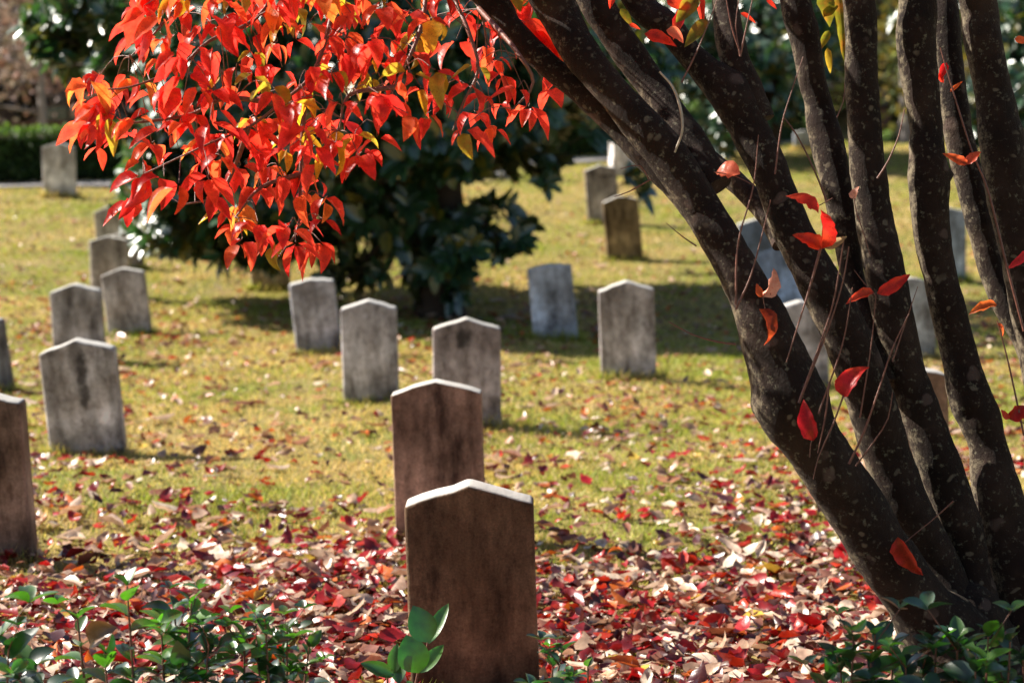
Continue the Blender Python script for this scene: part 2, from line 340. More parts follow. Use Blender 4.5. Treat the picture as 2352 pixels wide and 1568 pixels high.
headstone(2100,332,44,215,0,(.62,.60,.58),'slim white marker by the hedge peeking left of a thick straight stem',.02,.006,12,thick=.2,name='white_marker',cat='marker',group='tall pale markers by the hedge')
# flared monument behind the magnolia
p,d = ground(1120,408); mr = empty('grave_monument', (p.x,p.y,float(terr(p.x,p.y)))); tag(mr,'pale flared grave monument half hidden behind magnolia leaves','monument')
def loft(secs, mb):
    """square sections (z, half x, half y)"""
    V=[]; 
    for z,a,b in secs: V += [(-a,-b,z),(a,-b,z),(a,b,z),(-a,b,z)]
    F=[]
    for i in range(len(secs)-1):
        for j in range(4): F.append((4*i+j,4*i+(j+1)%4,4*i+4+(j+1)%4,4*i+4+j))
    F += [(3,2,1,0),tuple(4*(len(secs)-1)+j for j in range(4))]
    mb.add(V, np.array(F))
mb=MB(); loft([(-.1,.30,.2),(.06,.30,.2)],mb); o=link('plinth', mb.mesh('plinth',False), M_STONE, mr, loc=(0,0,0)); o.color=(.55,.54,.53,1)
mb=MB(); loft([(.061,.24,.15),(.09,.17,.12),(.13,.125,.09),(.19,.095,.075),(.28,.08,.065),(.42,.075,.06)],mb); o=link('flared_base', mb.mesh('flared_base',False), M_STONE, mr, loc=(.0,0,0)); o.color=(.6,.6,.6,1)
mb=MB(); loft([(.421,.15,.07),(.72,.15,.07),(.78,.11,.07)],mb); o=link('tablet', mb.mesh('tablet',False), M_STONE, mr, loc=(0,0,0)); o.color=(.6,.6,.62,1)
# ------------------------------------------------------------------ path and hedge
KP = [np.array(ground(x,y,15)[0]) for x,y in ((0,436),(1350,377),(1800,336),(2100,329))]
def line(s, off=0):
    """point on the hedge line, s metres in x"""
    xs=[k[0] for k in KP]; ys=[k[1] for k in KP]; 
    if s<xs[0]: y = ys[0]+(s-xs[0])*.2
    elif s>xs[-1]: y = ys[-1]+(s-xs[-1])*.2
    else: y=float(np.interp(s,xs,ys))
    return y+off
xs=np.arange(-14,14,.25)
mb=MB(); ys=np.array([line(s) for s in xs]); V=[]
for o_,dz in ((0,-.03),(0,.035),(.42,.035),(.42,-.03)):
    V.append(np.stack([xs,ys+o_,terr(xs,ys+o_)+dz],1))
n=len(xs); V=np.concatenate(V); I=np.arange(4*n).reshape(4,n)
for k in range(3): mb.add(V if k==0 else np.zeros((0,3)), np.stack([I[k,:-1],I[k,1:],I[k+1,1:],I[k+1,:-1]],-1) - (0 if k==0 else mb.n))
tag(mb.build('path', M_PATH, smooth=False), kind='structure')
hx = -9.5; HL = 22
he = empty('clipped_hedge', (0, line(0,1.2), float(terr(0,line(0,1.2))))); tag(he,'long low clipped green hedge behind the lawn and path','hedge')
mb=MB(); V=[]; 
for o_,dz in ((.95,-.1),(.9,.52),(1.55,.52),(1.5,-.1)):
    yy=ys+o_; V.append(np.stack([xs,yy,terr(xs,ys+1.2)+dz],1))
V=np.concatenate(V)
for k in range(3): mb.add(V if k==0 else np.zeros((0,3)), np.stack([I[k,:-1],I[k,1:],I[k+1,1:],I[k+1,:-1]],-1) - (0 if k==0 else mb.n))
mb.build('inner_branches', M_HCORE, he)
n=42000; x=rng.uniform(-10,10.5,n); ly=np.array([line(s) for s in x]); face=rng.random(n)
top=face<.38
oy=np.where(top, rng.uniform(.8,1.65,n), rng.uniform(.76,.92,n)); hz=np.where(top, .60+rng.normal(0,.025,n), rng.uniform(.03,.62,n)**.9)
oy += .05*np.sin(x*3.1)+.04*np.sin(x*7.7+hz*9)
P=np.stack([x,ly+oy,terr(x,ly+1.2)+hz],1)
Y=unit(n)+np.where(top[:,None],[0,-.2,.9],[0,-.6,.4]); cc=np.where(top[:,None],[.17,.28,.05],[.045,.095,.02])*rng.uniform(.5,1.7,(n,1)); cc[rng.random(n)<.10]=[.10,.13,.03]  # sunlight put into the colour: top leaves bright, front leaves dark
tp=[leaf_tpl(2,.3,.5,'ellip',seed=i) for i in range(3)]
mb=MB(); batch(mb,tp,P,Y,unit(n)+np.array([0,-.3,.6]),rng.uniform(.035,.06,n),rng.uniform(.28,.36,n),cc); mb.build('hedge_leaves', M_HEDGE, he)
# ------------------------------------------------------------------ grass and fallen leaves
def scatter(n, dens, y0=4.0, y1=30):
    """world scatter by rejection; dens(x,y) in 0..1 already includes the falloff"""
    out=[]
    tot=0
    while tot<n:
        d=rng.uniform(y0,y1,n*2); u=rng.uniform(-.30,.30,n*2); x=u*d; k=rng.random(n*2)<dens(x,d); out.append(np.stack([x[k],d[k]],1)); tot+=k.sum()
    return np.concatenate(out)[:n]
def nz2(x,y,s,o=0): return .5+.5*np.sin(x*s+1.7*np.sin(y*s*.8+o)+o)*np.sin(y*s*1.15+1.3*np.sin(x*s*.9+o*2))
def gd(x,y):
    # keep blades thinner where leaves lie thick
    near=np.clip((y-5.2)/3.2,.12,1); return near*np.clip(1.0*(7.0/np.maximum(y,4))**.9,0,1)*(.30+.70*nz2(x,y,2.1))*(.5+.5*nz2(x,y,6.3,1.1))
def tufts():
    o=[]
    for (sx_,sy_,W_,d_) in STB:
        k=int(900); xx=sx_+rng.uniform(-.62,.62,k)*W_; yy=sy_+np.where(rng.random(k)<.7,rng.normal(-.02,.02,k),rng.normal(.06,.05,k)); o.append(np.stack([xx,yy],1))
    return np.concatenate(o)
ng=330000; q=scatter(ng,gd); tf=tufts(); q=np.concatenate([q,tf]); nt_=len(tf); ng=len(q); x,y=q[:,0],q[:,1]
h=rng.uniform(.014,.034,ng)*(.8+.5*nz2(x,y,1.3,2))*(1+.012*y); a=rng.uniform(0,2*np.pi,ng); h[-nt_:]*=rng.uniform(1.0,2.6,nt_)
Z=terr(x,y); b=np.stack([x,y,Z-.003],1); q3=[]
w=(.0012+.00026*y)[:,None]*np.stack([np.cos(a),np.sin(a),0*a],1)*rng.uniform(.7,1.4,(ng,1))
tip=b+np.stack([rng.normal(0,.6,ng)*h,rng.normal(0,.6,ng)*h,h],1)
V=np.stack([b-w,b+w,tip],1).reshape(-1,3); F=np.arange(3*ng).reshape(-1,3)
g=nz2(x,y,.9,1)*.42+nz2(x,y*1.6,2.3,3)*.36+rng.random(ng)*.38
straw=np.array([.70,.54,.27]); gre=np.array([.34,.40,.07]); dg=np.array([.14,.22,.035])
t=np.clip((g-.42)/.28,0,1)[:,None]; cc=straw*(1-t)+gre*t; k=rng.random(ng)<.12; cc[k]=dg
cc*=rng.uniform(.7,1.25,(ng,1))
mb=MB(); mb.add(V,F,np.repeat(cc,3,axis=0)); tag(mb.build('grass',M_GRASS,smooth=False),'short yellow-green autumn lawn grass','grass',kind='stuff')
def ld(x,y):
    f=np.interp(y-.25*np.clip(x,-1.5,2.2),[4,6.0,6.9,7.7,9,11,13,14.2,15.5,17,20,30],[1,1,.58,.34,.18,.13,.17,.26,.22,.13,.05,.02])
    c=nz2(x,y,1.1,.7)*.5+nz2(x,y,3.3,2)*.5
    pat=np.where(y>6.5,.25+1.9*c**1.8,.75+.4*c)
    return np.clip(f*pat,0,1)
tl=[leaf_tpl(4,random.uniform(-.2,1.0),random.uniform(-2.2,2.6),'ovate',wave=.8,side=random.uniform(-.4,.4),seed=i) for i in range(14)]
nl=23000; q=scatter(nl,ld,3.9,28); x,y=q[:,0],q[:,1]
yaw=rng.uniform(0,2*np.pi,nl); tilt=rng.normal(0,.2,nl)
Y=np.stack([np.cos(yaw),np.sin(yaw),tilt],1); flip=np.where(rng.random(nl)<.5,1,-1)
Zn=np.stack([rng.normal(0,.33,nl),rng.normal(0,.33,nl),np.ones(nl)],1)*flip[:,None]
pal=np.array([(.36,.008,.010),(.50,.035,.012),(.20,.010,.012),(.08,.018,.018),(.56,.37,.27),(.80,.67,.54),(.50,.34,.24),(.58,.14,.02),(.24,.10,.07),(.60,.42,.06)])
pr=np.array([.16,.10,.13,.11,.13,.15,.09,.045,.085,.015]); pr/=pr.sum()
ci=rng.choice(len(pal),nl,p=pr); cc=pal[ci]*rng.uniform(.75,1.2,(nl,1))
far=y>9; tan_=far&(rng.random(nl)<.62); cc[tan_]=np.array([(.40,.20,.11),(.22,.09,.05),(.50,.33,.22),(.50,.15,.03)])[rng.integers(0,4,tan_.sum())]*rng.uniform(.6,1.3,(tan_.sum(),1))
ln=rng.uniform(.032,.108,nl)*np.interp(y,[4,8,12],[1,.85,.75])*np.where(rng.random(nl)<.1,1.3,1)
zz=terr(x,y)+rng.uniform(.004,.045,nl)*np.interp(y,[4,7,9],[1.2,.9,.6])+.008
mb=MB(); batch(mb,tl,np.stack([x,y,zz],1),Y,Zn,ln,rng.uniform(.22,.36,nl),cc)
for k_ in range(260):
    qx,qy=scatter(1,ld,4.2,12)[0]; a_=random.uniform(0,6.28); l_=random.uniform(.05,.22); z_=float(terr(qx,qy))+.03
    tube(mb,[(qx,qy,z_,.0022),(qx+math.cos(a_)*l_*.5,qy+math.sin(a_)*l_*.5,z_+random.uniform(0,.03),.0018),(qx+math.cos(a_+.3)*l_,qy+math.sin(a_+.3)*l_,z_+random.uniform(-.01,.04),.001)],5,.04,c=(.16,.09,.06))
# long pale magnolia leaves among them
nm=650; q=scatter(nm,lambda x,y: np.clip(ld(x,y)*2.2,0,.5),4.5,22); x,y=q[:,0],q[:,1]; yaw=rng.uniform(0,2*np.pi,nm)
tm=[leaf_tpl(6,random.uniform(.2,.6),random.uniform(-1.2,1.2),'ellip',wave=.3,seed=50+i) for i in range(6)]
pm=np.array([(.66,.50,.40),(.55,.38,.26),(.34,.15,.08),(.22,.08,.04)]); cc=pm[rng.choice(4,nm,p=[.4,.25,.2,.15])]*rng.uniform(.8,1.2,(nm,1))
batch(mb,tm,np.stack([x,y,terr(x,y)+.03],1),np.stack([np.cos(yaw),np.sin(yaw),rng.normal(.05,.15,nm)],1),np.stack([rng.normal(0,.3,nm),rng.normal(0,.3,nm),np.where(rng.random(nm)<.5,1,-1)],1),rng.uniform(.08,.14,nm),rng.uniform(.18,.25,nm),cc)
tag(mb.build('fallen_leaves',M_LITTER),'carpet of curled red, pink and tan fallen leaves on the grass','fallen leaves',kind='stuff')
# ------------------------------------------------------------------ dogwood tree (foreground, many stems)
tp_,_=at(2230,1500,4.55),0; base=Vector((at(2230,1568,4.6).x, at(2230,1568,4.6).y, 0)); base.z=float(terr(base.x,base.y))
dw=empty('dogwood_tree',base); tag(dw,'multi-stemmed dogwood with dark lichen-spotted stems and bright red autumn leaves','tree')
def stem(rows, top=(), low=(), name='stem', seed=0, bumps=(), lump=.085):
    """rows (y, xl, xr, d): measured edges"""
    pts=[]; cs=[((a+b)/2,y,d,b-a) for y,a,b,d in rows]
    for i,(x,y,d,w) in enumerate(cs):
        j=min(i+1,len(cs)-1); k=max(i-1,0); dx=cs[j][0]-cs[k][0]; dy=cs[j][1]-cs[k][1]
        r=.5*w*abs(dy)/math.hypot(dx,dy)*d/FP; p=at(x,y,d); pts.append((p.x,p.y,p.z,r))
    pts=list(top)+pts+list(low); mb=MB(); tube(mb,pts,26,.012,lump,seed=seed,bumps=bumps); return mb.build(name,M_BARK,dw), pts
def W4(x,y,d,r): p=at(x,y,d); return (p.x,p.y,p.z,r)
root=lambda dx,dy,r:(base.x+dx,base.y+dy,base.z-.08,r)
# stem 1 main, then its forks
stem([(350,1440,1572,4.48),(410,1500,1625,4.46),(530,1590,1697,4.42),(620,1640,1748,4.4),(720,1680,1808,4.38),(840,1715,1868,4.38),(925,1726,1910,4.38),(1000,1775,1940,4.39),(1110,1850,2012,4.42),(1280,1955,2120,4.46),(1400,2030,2210,4.5)],low=[W4(2185,1520,4.55,.13),root(-.05,0,.17)],seed=1,bumps=[(at(1722,925,4.38),.03,.008),(at(1805,640,4.40),.02,.006)])
s1a,_=stem([(0,1090,1168,4.55),(60,1130,1208,4.54),(130,1195,1278,4.53),(210,1290,1375,4.52),(300,1385,1480,4.50),(370,1450,1550,4.47),(450,1530,1640,4.45)],top=[W4(640,-560,4.5,.008),W4(800,-360,4.5,.016),W4(960,-160,4.53,.026)],seed=2)
stem([(0,1212,1318,4.5),(100,1268,1370,4.48),(200,1345,1450,4.46),(300,1425,1545,4.45),(380,1490,1605,4.44),(480,1560,1665,4.43)],top=[W4(1000,-500,4.2,.014),W4(1140,-190,4.4,.036)],seed=3)
stem([(0,1320,1408,4.62),(100,1382,1474,4.62),(190,1450,1535,4.6),(270,1500,1590,4.56),(340,1545,1640,4.52),(430,1600,1690,4.48)],top=[W4(1180,-420,4.8,.016),W4(1270,-160,4.66,.032)],seed=4,bumps=[(at(1555,300,4.5),.03,.006)])
# stem 3 + fork
stem([(60,1490,1575,4.6),(140,1555,1640,4.58),(218,1612,1738,4.56),(289,1665,1768,4.55),(363,1705,1805,4.54),(437,1738,1832,4.53),(524,1768,1868,4.52),(625,1816,1925,4.5),(732,1866,1985,4.5),(843,1915,2034,4.5),(944,1950,2068,4.52),(1048,1980,2096,4.54),(1145,2015,2135,4.55),(1219,2060,2172,4.56),(1300,2110,2215,4.57)],top=[W4(1330,-350,4.9,.02),W4(1430,-70,4.66,.03),W4(1480,20,4.63,.034)],low=[W4(2180,1390,4.57,.06),W4(2210,1480,4.58,.07)],seed=5,bumps=[(at(1700,175,4.55),.03,.01)])
stem([(0,1636,1694,4.62),(70,1640,1706,4.6),(134,1650,1722,4.58),(200,1672,1752,4.57),(280,1700,1782,4.56)],top=[W4(1600,-500,4.7,.014),W4(1640,-200,4.65,.022)],seed=6)
# thin diagonal limb between stems 1 and 3
stem([(405,1640,1710,4.75),(450,1690,1755,4.7),(500,1735,1790,4.65),(560,1770,1822,4.6)],top=[W4(1600,340,4.8,.02)],seed=12,lump=.1)
# stem 5
stem([(0,1790,1862,4.78),(100,1816,1886,4.78),(180,1832,1898,4.78),(235,1847,1912,4.78),(269,1850,1922,4.78),(363,1868,1946,4.76),(430,1888,1958,4.74),(524,1908,1974,4.72),(650,1935,1990,4.68),(760,1965,2020,4.62)],top=[W4(1760,-500,4.9,.014),W4(1800,-180,4.8,.026)],low=[W4(2030,880,4.58,.03)],seed=7,bumps=[(at(1860,275,4.75),.03,.007)])
# stem 6
stem([(0,1935,2010,4.62),(168,1941,2016,4.62),(336,1949,2028,4.62),(453,1958,2043,4.62),(524,1968,2056,4.62),(625,1985,2080,4.61),(759,2012,2108,4.6),(877,2042,2136,4.6),(961,2070,2170,4.6),(1048,2098,2202,4.6),(1145,2134,2240,4.6),(1225,2165,2262,4.6),(1310,2190,2275,4.6)],top=[W4(1900,-520,4.7,.016),W4(1925,-200,4.64,.03)],low=[W4(2240,1400,4.6,.06),W4(2235,1500,4.6,.08),root(.02,.05,.12)],seed=8,bumps=[(at(2105,880,4.58),.018,-.006)])
# stem 7
stem([(0,2062,2148,4.66),(84,2058,2150,4.66),(185,2072,2154,4.66),(285,2086,2164,4.66),(350,2086,2172,4.66),(420,2086,2180,4.66),(524,2096,2180,4.66),(608,2113,2195,4.66),(725,2140,2222,4.66),(826,2162,2250,4.66),(904,2172,2276,4.66),(960,2195,2300,4.66),(1020,2222,2314,4.66),(1128,2233,2345,4.65),(1212,2248,2375,4.65),(1313,2270,2410,4.64),(1400,2283,2440,4.64)],top=[W4(2090,-520,4.6,.016),W4(2090,-200,4.66,.034)],low=[W4(2355,1520,4.64,.09),root(.16,.02,.12)],seed=9,bumps=[(at(2184,400,4.66),.014,.016),(at(2222,955,4.62),.012,-.010),(at(2090,330,4.64),.02,.006)])
# stem 8
stem([(0,2136,2198,4.9),(168,2150,2216,4.88),(319,2170,2238,4.87),(437,2198,2268,4.86),(524,2222,2288,4.85),(618,2246,2310,4.84),(700,2276,2342,4.82),(786,2326,2385,4.8),(900,2355,2420,4.78),(1100,2385,2455,4.74)],top=[W4(2130,-520,5.1,.012),W4(2140,-200,4.95,.024)],low=[W4(2400,1400,4.7,.045)],seed=10)
# stem 9
stem([(0,2204,2290,4.7),(84,2213,2298,4.7),(202,2234,2324,4.7),(336,2250,2352,4.7),(453,2266,2372,4.7),(524,2282,2388,4.7),(625,2306,2410,4.7),(742,2328,2432,4.7),(900,2360,2470,4.7),(1150,2395,2510,4.7)],top=[W4(2200,-520,4.5,.016),W4(2205,-200,4.64,.034)],low=[W4(2430,1400,4.66,.06),root(.28,.05,.09)],seed=11)
# root collar
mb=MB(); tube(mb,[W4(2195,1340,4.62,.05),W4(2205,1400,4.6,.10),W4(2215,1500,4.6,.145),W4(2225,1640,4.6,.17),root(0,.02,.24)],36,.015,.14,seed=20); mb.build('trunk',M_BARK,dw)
# --- crown
dl=[leaf_tpl(6,random.uniform(.15,.55),random.uniform(.2,1.5),'ovate',wave=random.choice([.2,.5]),side=random.uniform(-.6,.6),seed=100+i) for i in range(24)]
REDS=np.array([(.62,.034,.026),(.60,.055,.032),(.60,.04,.03),(.66,.11,.035),(.42,.02,.018),(.68,.22,.04),(.56,.38,.025),(.30,.28,.025)])
def redcol(n, yel=.1):
    pr=np.array([.30,.22,.17,.13,.06,.06*1, .0,.0]); pr=pr/pr.sum()*(1-yel); pr[6]=yel*.55; pr[7]=yel*.45
    return REDS[rng.choice(8,n,p=pr)]*rng.uniform(.85,1.12,(n,1))
boughs=[[(800,-360,4.5),(785,-150,4.5),(769,0,4.45),(722,161,4.4),(640,240,4.35),(571,292,4.35),(480,330,4.3),(330,400,4.3)],
 [(760,-420,4.5),(690,-150,4.55),(600,30,4.5),(480,95,4.45),(410,155,4.4),(300,200,4.35),(215,205,4.35)],
 [(722,161,4.4),(700,250,4.45),(690,400,4.45),(685,520,4.4),(640,590,4.4)],
 [(980,-140,4.53),(975,20,4.4),(950,110,4.35),(905,200,4.35),(870,290,4.35)],
 [(1010,-110,4.53),(1045,0,4.4),(1075,70,4.35),(1098,160,4.35),(1062,240,4.35),(1040,300,4.35)],
 [(1100,20,4.54),(1180,110,4.3),(1225,190,4.3),(1180,250,4.3)],
 [(640,240,4.35),(520,225,4.3),(440,262,4.3),(330,280,4.25),(235,285,4.25)],
 [(571,292,4.35),(540,380,4.4),(500,450,4.4),(420,470,4.4)],
 [(640,-560,4.5),(520,-220,4.4),(440,-40,4.4),(370,60,4.4),(300,130,4.4)],
 [(690,400,4.45),(600,430,4.4),(540,500,4.4)],[(905,200,4.35),(800,220,4.3),(780,300,4.3)]]
mb=MB(); bp=[]
for b in boughs:
    pts=[W4(x,y,d,max(.0016,.0065-.0048*i/(len(b)-1))) for i,(x,y,d) in enumerate(b)]
    tube(mb,pts,7,.02,.1)
    Q=catmull([p[:3] for p in pts],.02); bp.append(Q)
bp=np.concatenate(bp)
from math import hypot
poly=[(350,-160),(310,50),(250,140),(205,185),(205,275),(320,320),(320,430),(470,420),(510,510),(590,590),(745,590),(745,470),(830,350),(900,280),(960,250),(1080,300),(1170,270),(1250,215),(1300,160),(1250,60),(1180,-160)]
def inside(x,y):
    c=False; j=len(poly)-1
    for i in range(len(poly)):
        if (poly[i][1]>y)!=(poly[j][1]>y) and x<(poly[j][0]-poly[i][0])*(y-poly[i][1])/(poly[j][1]-poly[i][1])+poly[i][0]: c=not c
        j=i
    return c
nodes=[]
for tr in range(60000):
    x=random.uniform(190,1300); y=random.uniform(-160,560)
    if not inside(x,y): continue
    sp=37 if x<840 else 41
    if x>840 and y>60 and random.random()<.5: sp=58
    if noise.noise(Vector((x*.012,y*.012,3)))<-.10: sp=85
    if all(hypot(x-a,y-b)>sp for a,b in nodes): nodes.append((x,y))
nodes+=[(205,180),(222,232),(212,285),(228,330),(310,455)]
LP=[];LY=[];LZ=[];LL=[];LW=[];LC=[]
def leaf(p,dirn,zn,l,w,c): LP.append(p);LY.append(dirn);LZ.append(zn);LL.append(l);LW.append(w);LC.append(c)
down=np.array([0,0,-1.])
for (x,y) in nodes:
    d=4.35+random.uniform(-.28,.35)
    if x+50>1090+.93*max(y,0): d=4.72+random.uniform(0,.2)
    P=np.array(at(x,y,d))
    k=np.argmin(np.linalg.norm(bp-P,axis=1)+.25*np.maximum(0,P[2]-bp[:,2])); q=bp[k]; mid=(q+P)/2+np.array([0,0,.02])
    if np.linalg.norm(q-P)<.5: tube(mb,[(*q,.0014),(*mid,.0011),(*P,.0008)],5,.03)
    left=x<420; yel=.30 if (680<x<1020 and y<190) else (.12 if x>560 else .03)
    a0=random.uniform(0,math.pi); npair=random.choice([1,2,2])
    hh=np.array([math.cos(a0),math.sin(a0)*.9,0])
    for j in range(npair):
        if j: hh=np.array([-hh[1],hh[0],0])
        off=np.array([random.uniform(-.012,.012),random.uniform(-.02,.02),random.uniform(-.012,.008)])*j
        pc=redcol(1,yel)[0]
        for s in (-1,1):
            sp=random.uniform(.3,1.3); dv=hh*s*sp+down*random.uniform(.3,1.2)+rng.normal(0,.14,3)
            if left: dv+=np.array([-.45,0,-.05])
            zn=hh*s*.7+np.array([0,0,.55])+np.array([0,-.35,0])*random.choice([1,1,-1])+rng.normal(0,.2,3)
            l=random.choice([random.uniform(.04,.07),random.uniform(.06,.092)])
            leaf(P+off+dv*.008,dv,zn,l,random.uniform(.22,.32),pc*random.uniform(.9,1.1))
        tube(mb,[(*P,.0009),(*(P+off),.0007)],4,.05)
# crown above the picture
for tr in range(150):
    x=random.uniform(250,2650); y=random.uniform(-900,-170); d=random.uniform(3.9,5.4)
    if y>-330 and x>1250: continue
    P=np.array(at(x,y,d if x>1300 else 3.8+(d-3.9)*.5)); pc=redcol(1,.2)[0]
    for j in range(4):
        a=random.uniform(0,6.28); dv=np.array([math.cos(a),math.sin(a),random.uniform(-1.2,-.2)])
        leaf(P,dv,np.array([math.cos(a),math.sin(a),1]),random.uniform(.06,.09),.27,pc)
    q=P+np.array([random.uniform(-.12,.12),random.uniform(-.1,.1),.16]); tube(mb,[(*P,.001),(*q,.0016)],4,.08)
# hand placed top leaves around the right-hand stems: (base x,y, tip x,y, d, colour, width)
YG=(.15,.16,.015); YO=(.34,.25,.025); RD=(.78,.05,.025); OR=(.82,.16,.05); CR=(.55,.015,.02); PK=(.85,.45,.36); BR=(.30,.045,.015); SAL=(.85,.22,.13)
def lf(x0,y0,x1,y1,d,c,w=.27,dz=0,tw=0):
    a=np.array(at(x0,y0,d)); b=np.array(at(x1,y1,d+dz)); v=b-a; l=np.linalg.norm(v); zn=np.array([tw,-1,.35]); leaf(a,v,zn,l*1.03,w,np.array(c))
lf(1205,45,1290,120,4.56,RD,.2);lf(1225,70,1298,170,4.56,RD,.17);lf(1270,110,1300,185,4.56,OR,.15);lf(1150,-10,1195,38,4.56,OR,.3);lf(1175,-30,1205,25,4.5,YO,.3)
lf(1885,-20,1915,62,4.85,YG,.25);lf(1905,70,1880,118,4.85,YG,.2);lf(1925,-25,1937,140,4.88,YG,.14);lf(1900,110,1905,175,4.86,YO,.14);lf(1890,40,1930,5,4.85,YG,.25)
lf(1570,20,1540,90,4.5,CR,.2);lf(1600,-10,1560,62,4.4,YG,.3);lf(1625,45,1570,105,4.4,YG,.22);lf(1530,-5,1590,28,4.4,RD,.28);lf(1480,78,1560,100,4.3,RD,.2);lf(1530,70,1580,90,4.3,SAL,.3);lf(1600,-30,1618,60,4.45,RD,.14)
lf(1700,30,1735,55,4.5,RD,.16);lf(1760,0,1785,20,4.5,RD,.2);lf(1425,20,1450,62,4.55,YG,.24);lf(1410,-20,1400,20,4.5,RD,.25);lf(1445,55,1470,70,4.5,RD,.2)
lf(2175,145,2153,182,4.8,CR,.25);lf(2152,170,2170,190,4.8,RD,.3);lf(2182,212,2210,186,4.8,OR,.14);lf(2330,90,2370,100,4.6,OR,.25)
mb.build('branches',M_TWIG,dw)
mb=MB(); batch(mb,dl,LP,LY,LZ,LL,LW,LC); mb.build('foliage',M_RED,dw)
spl=[leaf_tpl(9,random.uniform(.35,.7),random.uniform(.6,2.0),'ovate',wave=.45,side=random.uniform(-.6,.6),seed=700+i) for i in range(10)]
# --- sprouts on the stems, each with its own twig and leaves
def sprout(twigs, leaves, lab=None):
    mb=MB()
    for tw in twigs:
        r0=tw[-1]; pts=[(*at(x,y,tw[-2]),max(.0008,1.35*r0*(1-.55*i/(len(tw)-3)))) for i,(x,y) in enumerate(tw[:-2])]
        tube(mb,pts,6,.02,.12)
    sp=mb.build('sprout',M_TWIG,dw)
    for (x0,y0,x1,y1,d,c,w,*r) in leaves:
        a=np.array(at(x0,y0,d)); dz=r[0] if r else 0; b=np.array(at(x1,y1,d+dz)); v=b-a; l=np.linalg.norm(v)
        m2=MB(); batch(m2,spl,[a],[v],[[random.choice([-.9,-.6,.6,.9]),-1,random.uniform(.1,.8)]],[l*1.06],[w],[c]); o=m2.mesh('leaf'); oo=link('leaf',o,M_RED); oo.parent=sp; oo.location=(0,0,0)
D=4.25
sprout([[(1690,700),(1695,560),(1730,430),(1742,310),D,.0018],[(1640,395),(1690,405),(1730,425),D,.001]],[(1700,400,1636,392,D,SAL,.42,.02)])
sprout([[(1690,710),(1722,640),(1745,560),(1770,460),D,.0016]],[])
sprout([[(1885,570),(1860,660),(1835,740),(1806,832),4.2,.0022]],[(1888,570,1824,532,4.2,RD,.3),(1885,572,1893,480,4.18,(.70,.02,.015),.36,-.02),(1893,570,1948,544,4.2,(.35,.28,.16),.2),(1880,490,1808,440,4.22,(.66,.05,.03),.27)],None)
sprout([[(1770,755),(1758,712),(1752,680),4.3,.0012]],[(1752,682,1790,615,4.3,PK,.3),(1752,682,1735,650,4.3,OR,.25),(1743,710,1790,795,4.3,BR,.27)])
sprout([[(1835,925),(1880,800),(1915,690),(1938,552),4.24,.0022],[(1835,925),(1900,760),(1935,650),(1950,566),4.24,.0018]],[])
sprout([[(1880,950),(1935,790),(1958,660),4.26,.0016]],[])
sprout([[(1905,880),(1895,960),(1878,1040),4.2,.0018]],[])
sprout([[(1940,900),(1915,970),(1880,1050),(1868,1100),4.2,.0016]],[(1938,912,1975,818,4.2,(.62,.02,.03),.30,-.02)])
sprout([[(1860,1050),(1862,1020),(1866,1008),4.2,.001]],[(1868,1012,1852,918,4.2,(.55,.015,.025),.27)])
sprout([[(1950,1065),(1985,990),(2020,890),(2050,800),(2088,720),4.22,.002]],[])
sprout([[(1965,1070),(2010,1010),(2040,960),(2050,900),4.24,.0014]],[])
sprout([[(1975,960),(2000,800),(2012,680),4.3,.0014],[(2012,680),(1985,650),(1962,620),4.3,.001]],[(2008,672,1942,692,4.3,(.72,.08,.04),.22),(2014,674,2096,636,4.3,(.68,.04,.03),.2)])
sprout([[(2050,830),(2080,740),(2108,658),4.3,.0012]],[])
sprout([[(1968,490),(1985,540),(2000,590),4.3,.0012],[(1968,490),(1962,455),4.3,.001] if 0 else [(1970,500),(1964,470),(1962,455),4.3,.001]],[(1963,458,1962,426,4.3,PK,.42)])
sprout([[(1780,400),(1795,290),(1815,220),(1845,130),4.4,.0016]],[])
sprout([[(1900,465),(1870,390),(1830,310),(1800,270),4.5,.0018]],[])
sprout([[(1860,480),(1885,470),(1912,455),4.4,.0012]],[])
sprout([[(2015,410),(2040,370),(2065,310),(2078,250),4.45,.0018]],[])
sprout([[(1922,270),(1938,230),(1940,190),4.55,.0012]],[])
sprout([[(1690,790),(1650,785),(1590,768),(1535,738),4.3,.0018]],[])
for tw_ in ([(1600,565),(1570,545),(1530,512),4.35,.0014],[(1495,412),(1445,440),(1410,452),4.4,.0014],[(1490,412),(1470,380),(1425,388),4.4,.0012]): sprout([tw_],[])
sprout([[(2352,1000),(2320,850),(2300,770),(2290,735),4.5,.0018]],[(2290,742,2310,770,4.5,OR,.2)])
sprout([[(2352,760),(2310,600),(2270,440),(2230,340),(2180,180),(2160,110),4.5,.0024]],[(2222,378,2168,350,4.48,(.75,.14,.05),.22),(2222,378,2248,342,4.48,(.75,.12,.06),.3),(2290,700,2222,716,4.5,(.78,.18,.04),.2),(2360,575,2315,618,4.5,(.65,.03,.05),.2)])
sprout([[(2400,1000),(2350,970),(2318,960),4.5,.0014]],[(2318,962,2360,930,4.5,(.45,.02,.015),.4),(2318,962,2300,940,4.5,(.7,.08,.05),.3)])
sprout([[(2190,1150),(2140,1195),(2090,1235),(2060,1262),4.36,.0012]],[(2062,1232,2105,1328,4.36,(.50,.035,.02),.26)])
sprout([[(1700,120),(1680,60),(1665,-20),4.4,.0018],[(1700,130),(1715,60),(1735,-30),4.4,.0018],[(1565,190),(1600,120),(1640,20),(1660,-40),4.3,.0014],[(1700,130),(1690,60),(1700,-20),4.4,.0014]],[])
